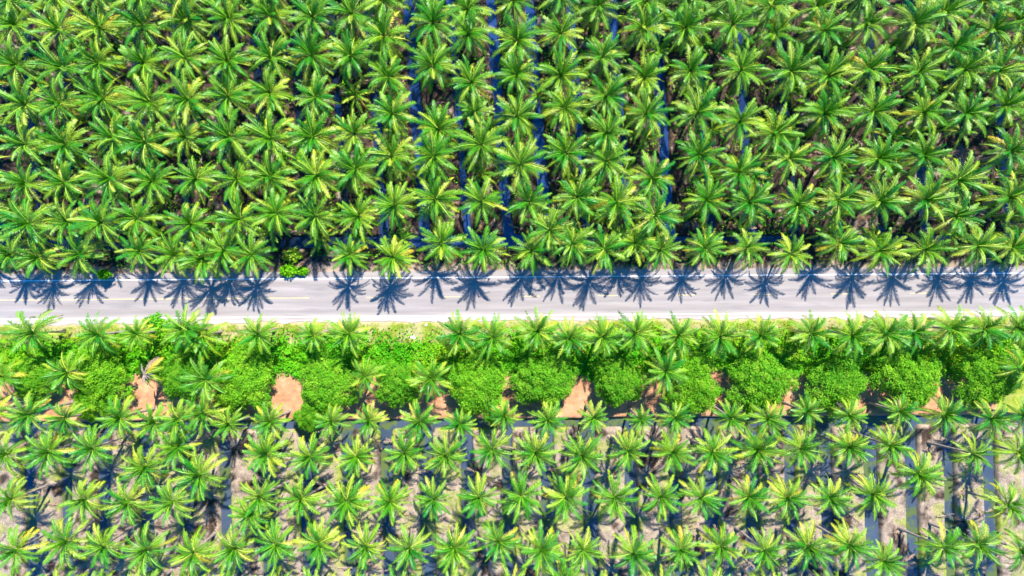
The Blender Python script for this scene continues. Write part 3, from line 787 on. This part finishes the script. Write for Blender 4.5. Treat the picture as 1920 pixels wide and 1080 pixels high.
# fallen dry fronds strewn over the banks
def litter_fronds():
    rng = np.random.default_rng(95); mb = MB()
    for k in range(520):
        up = k % 2 == 0
        for _ in range(20):
            x = rng.uniform(-82, 82); y = rng.uniform(9, 48) if up else rng.uniform(-48, -22.3)
            d = canal_field(np.array([x]), np.array([y]))[0]
            if d > 0.5: break
        sub = MB()
        frond(sub, rng.normal(0, 0.9) + (PI if rng.random() < .5 else 0) , 0.06, 0.10, rng.uniform(1.4, 2.6), rng.uniform(0.0, 0.7), rng, n_leaf=12, lw=0.06, leaf_len=0.55, droop=0.05, fold=0.0, gap=0.25, twist=0.2)
        V = np.concatenate(sub.v); V = V + np.array([x, y, 0.16])
        mb.add(V, sub.f, 0, np.concatenate(sub.c))
    tag(link('fallen_fronds', mb.mesh('fallen_fronds', [M['dry_leaf']])), 'fallen dry palm fronds strewn over the soil banks', 'dry fronds', kind='stuff')
litter_fronds()

# ------------------------------------------------------------------ single shrubs, post, litter
def shrub(px, py, r, h, seed, label, name='shrub', mat='bush_leaf', leaf=0.3):
    x, y = at(px, py, h * 0.6)
    root = tag(empty(name, (x, y, 0)), label, 'shrub')
    rng = np.random.default_rng(seed); mb = MB(); Qs = []; Cs = []
    for i in range(14):
        u = math.sqrt((i + .5) / 14); a = GA * i
        c = np.array([math.cos(a) * r * u, math.sin(a) * r * 0.75 * u, h * (0.35 + 0.6 * math.sqrt(1 - u * u * 0.95))])
        m = 70; d = rng.normal(0, 1, (m, 3)); d /= np.linalg.norm(d, axis=1)[:, None]
        Qs.append(leaf_quads(c + d * r * 0.33 * rng.uniform(0.4, 1, (m, 1)), d + np.array([0, 0, .5]), leaf, 0.33, rng)); Cs.append(np.clip(rng.normal(0.45, 0.2, m), 0, 1))
    mb.quads(np.concatenate(Qs), np.concatenate(Cs))
    link('foliage', mb.mesh('foliage', [M[mat]]), root)
    mb = MB()
    for k in range(5):
        a = k * 1.3; mb.tube([(0, 0, -0.1), (math.cos(a) * r * .3, math.sin(a) * r * .3, h * .5), (math.cos(a) * r * .6, math.sin(a) * r * .5, h * .8)], [0.05, 0.035, 0.015], 5)
    link('stem', mb.mesh('stem', [M['bark']]), root)
shrub(541, 507, 1.2, 0.8, 1, 'vivid green low shrub at the roadside gap in the palms')
shrub(566, 508, 0.75, 0.6, 2, 'smaller green tuft right of the vivid roadside shrub')
shrub(196, 514, 0.8, 2.0, 3, 'leafy green shrub leaning over the white road line')
shrub(548, 478, 1.3, 0.9, 4, 'loose dark green shrub on the bare verge by the ditch', mat='palm_leaf')
shrub(312, 620, 2.4, 2.2, 5, 'dense green shrub under the paired palms left of centre')
shrub(290, 605, 1.6, 1.8, 6, 'green shrub reaching the road edge near the left')

def brush_pile(px, py, r, n, seed, label):
    x, y = at(px, py)
    rng = np.random.default_rng(seed); mb = MB()
    for k in range(n):
        c = rng.normal(0, r * 0.4, 2); a = rng.uniform(0, PI); l = rng.uniform(0.4, 1.1); z = rng.uniform(0.05, 0.45) * math.exp(-(c[0]**2 + c[1]**2) / r / r)
        d = np.array([math.cos(a), math.sin(a), rng.normal(0, 0.15)]) * l / 2; p = np.array([*c, z + 0.05])
        mb.tube([p - d, p + rng.normal(0, 0.04, 3), p + d], [0.02, 0.03, 0.012], 4, cap=False)
    o = link('brush_pile', mb.mesh('brush_pile', [M['twig']])); o.location = (x, y, 0)
    tag(o, label, 'brush pile')
brush_pile(585, 500, 1.5, 170, 3, 'grey heap of dry twigs on the roadside verge')
brush_pile(1795, 287, 1.7, 150, 4, 'brown heap of dead fronds among palms at the right')

def post():
    x, y = at(776, 629)
    root = tag(empty('roadside_post', (x, y, 0)), 'slim roadside post with a pale flat head among green weeds', 'post')
    mb = MB(); mb.tube([(0, 0, -0.2), (0, 0, 1.5), (0.02, 0.0, 3.0)], [0.06, 0.055, 0.05], 10); link('pole', mb.mesh('pole', [M['pole_metal']], True), root)
    mb = MB(); mb.tube([(0, 0, -0.1), (0, 0, 0.25)], [0.14, 0.12], 10); link('base', mb.mesh('base', [M['pole_metal']], True), root)
    def plate(w, d, h, z, mat, name):
        m = MB(); a, b = w / 2, d / 2
        V = [(-a, -b, z), (a, -b, z), (a, b, z), (-a, b, z), (-a * .9, -b * .8, z + h), (a * .9, -b * .8, z + h), (a * .9, b * .8, z + h), (-a * .9, b * .8, z + h)]
        m.add(V, [(3, 2, 1, 0), (4, 5, 6, 7), (0, 1, 5, 4), (1, 2, 6, 5), (2, 3, 7, 6), (3, 0, 4, 7)])
        o = link(name, m.mesh(name, [M[mat]]), root); o.rotation_euler = (0, 0.12, -0.2); return o
    plate(0.75, 0.30, 0.08, 3.0, 'white_paint', 'head')
    o = plate(0.16, 0.30, 0.10, 3.0, 'edge_shadow', 'cap'); o.location = (-0.42, 0.08, 0)  # shadow at the head's left edge, put in as a dark block
post()

def bag(px, py, r, seed, label, z=0.0):
    x, y = at(px, py); rng = np.random.default_rng(seed)
    import bmesh
    bm = bmesh.new(); bmesh.ops.create_icosphere(bm, subdivisions=3, radius=1)
    for v in bm.verts:
        k = 0.75 + 0.35 * math.sin(v.co.x * 5 + seed) * math.sin(v.co.y * 6 + 1) + rng.normal(0, 0.06)
        v.co = Vector((v.co.x * r * 1.5 * k, v.co.y * r * k, max(-0.02, (v.co.z + 0.55) * r * 0.45 * k)))
    me = bpy.data.meshes.new('plastic_bag'); bm.to_mesh(me); bm.free(); me.materials.append(M['plastic_film'])
    o = link('plastic_bag', me); o.location = (x, y, z); o.rotation_euler = (0, 0, seed * 0.7)
    tag(o, label, 'litter')
bag(799, 609, 0.17, 1, 'crumpled pale scrap lying on the grassy road verge')
bag(1745, 521, 0.26, 2, 'pale scrap in the palm shade on the road at right', 0.02)
bag(558, 486, 0.18, 3, 'pale scrap on the dark verge above the vivid shrub', 0.1)

# ------------------------------------------------------------------ light, sky, camera
EL = math.radians(48.5); AZ = math.radians(20.5)          # azimuth from +Y towards +X
w = bpy.data.worlds.new('World'); sc.world = w; w.use_nodes = True
nt = w.node_tree; bg = nt.nodes['Background']
sky = nt.nodes.new('ShaderNodeTexSky'); sky.sky_type = 'NISHITA'; sky.sun_disc = False
sky.sun_elevation = EL; sky.sun_rotation = AZ; sky.air_density = 0.85; sky.dust_density = 0.0; sky.ozone_density = 10.0
hs = nt.nodes.new('ShaderNodeHueSaturation'); hs.inputs['Saturation'].default_value = 1.35
nt.links.new(sky.outputs[0], hs.inputs['Color']); nt.links.new(hs.outputs[0], bg.inputs['Color']); bg.inputs['Strength'].default_value = 0.15
sd = bpy.data.lights.new('sun', 'SUN'); sd.energy = 4.6; sd.angle = math.radians(0.5); sd.color = (1.0, 0.94, 0.86)
so = bpy.data.objects.new('sun', sd); C.objects.link(so)
sunvec = Vector((math.sin(AZ) * math.cos(EL), math.cos(AZ) * math.cos(EL), math.sin(EL)))
so.rotation_mode = 'QUATERNION'; so.rotation_quaternion = Vector((0, 0, 1)).rotation_difference(sunvec); so.location = sunvec * 60

cd = bpy.data.cameras.new('camera'); co = bpy.data.objects.new('camera', cd); C.objects.link(co)
co.location = (0, 0, D); co.rotation_euler = (0, 0, -TILT)
cd.sensor_width = 36; cd.lens = 36 * D / (1920 * MPP); cd.clip_start = 1; cd.clip_end = 6000
sc.camera = co
sc.view_settings.view_transform = 'Standard'; sc.view_settings.look = 'None'
sc.view_settings.exposure = 1.28; sc.view_settings.gamma = 1.0
sc.cycles.max_bounces = 6; sc.cycles.transparent_max_bounces = 4
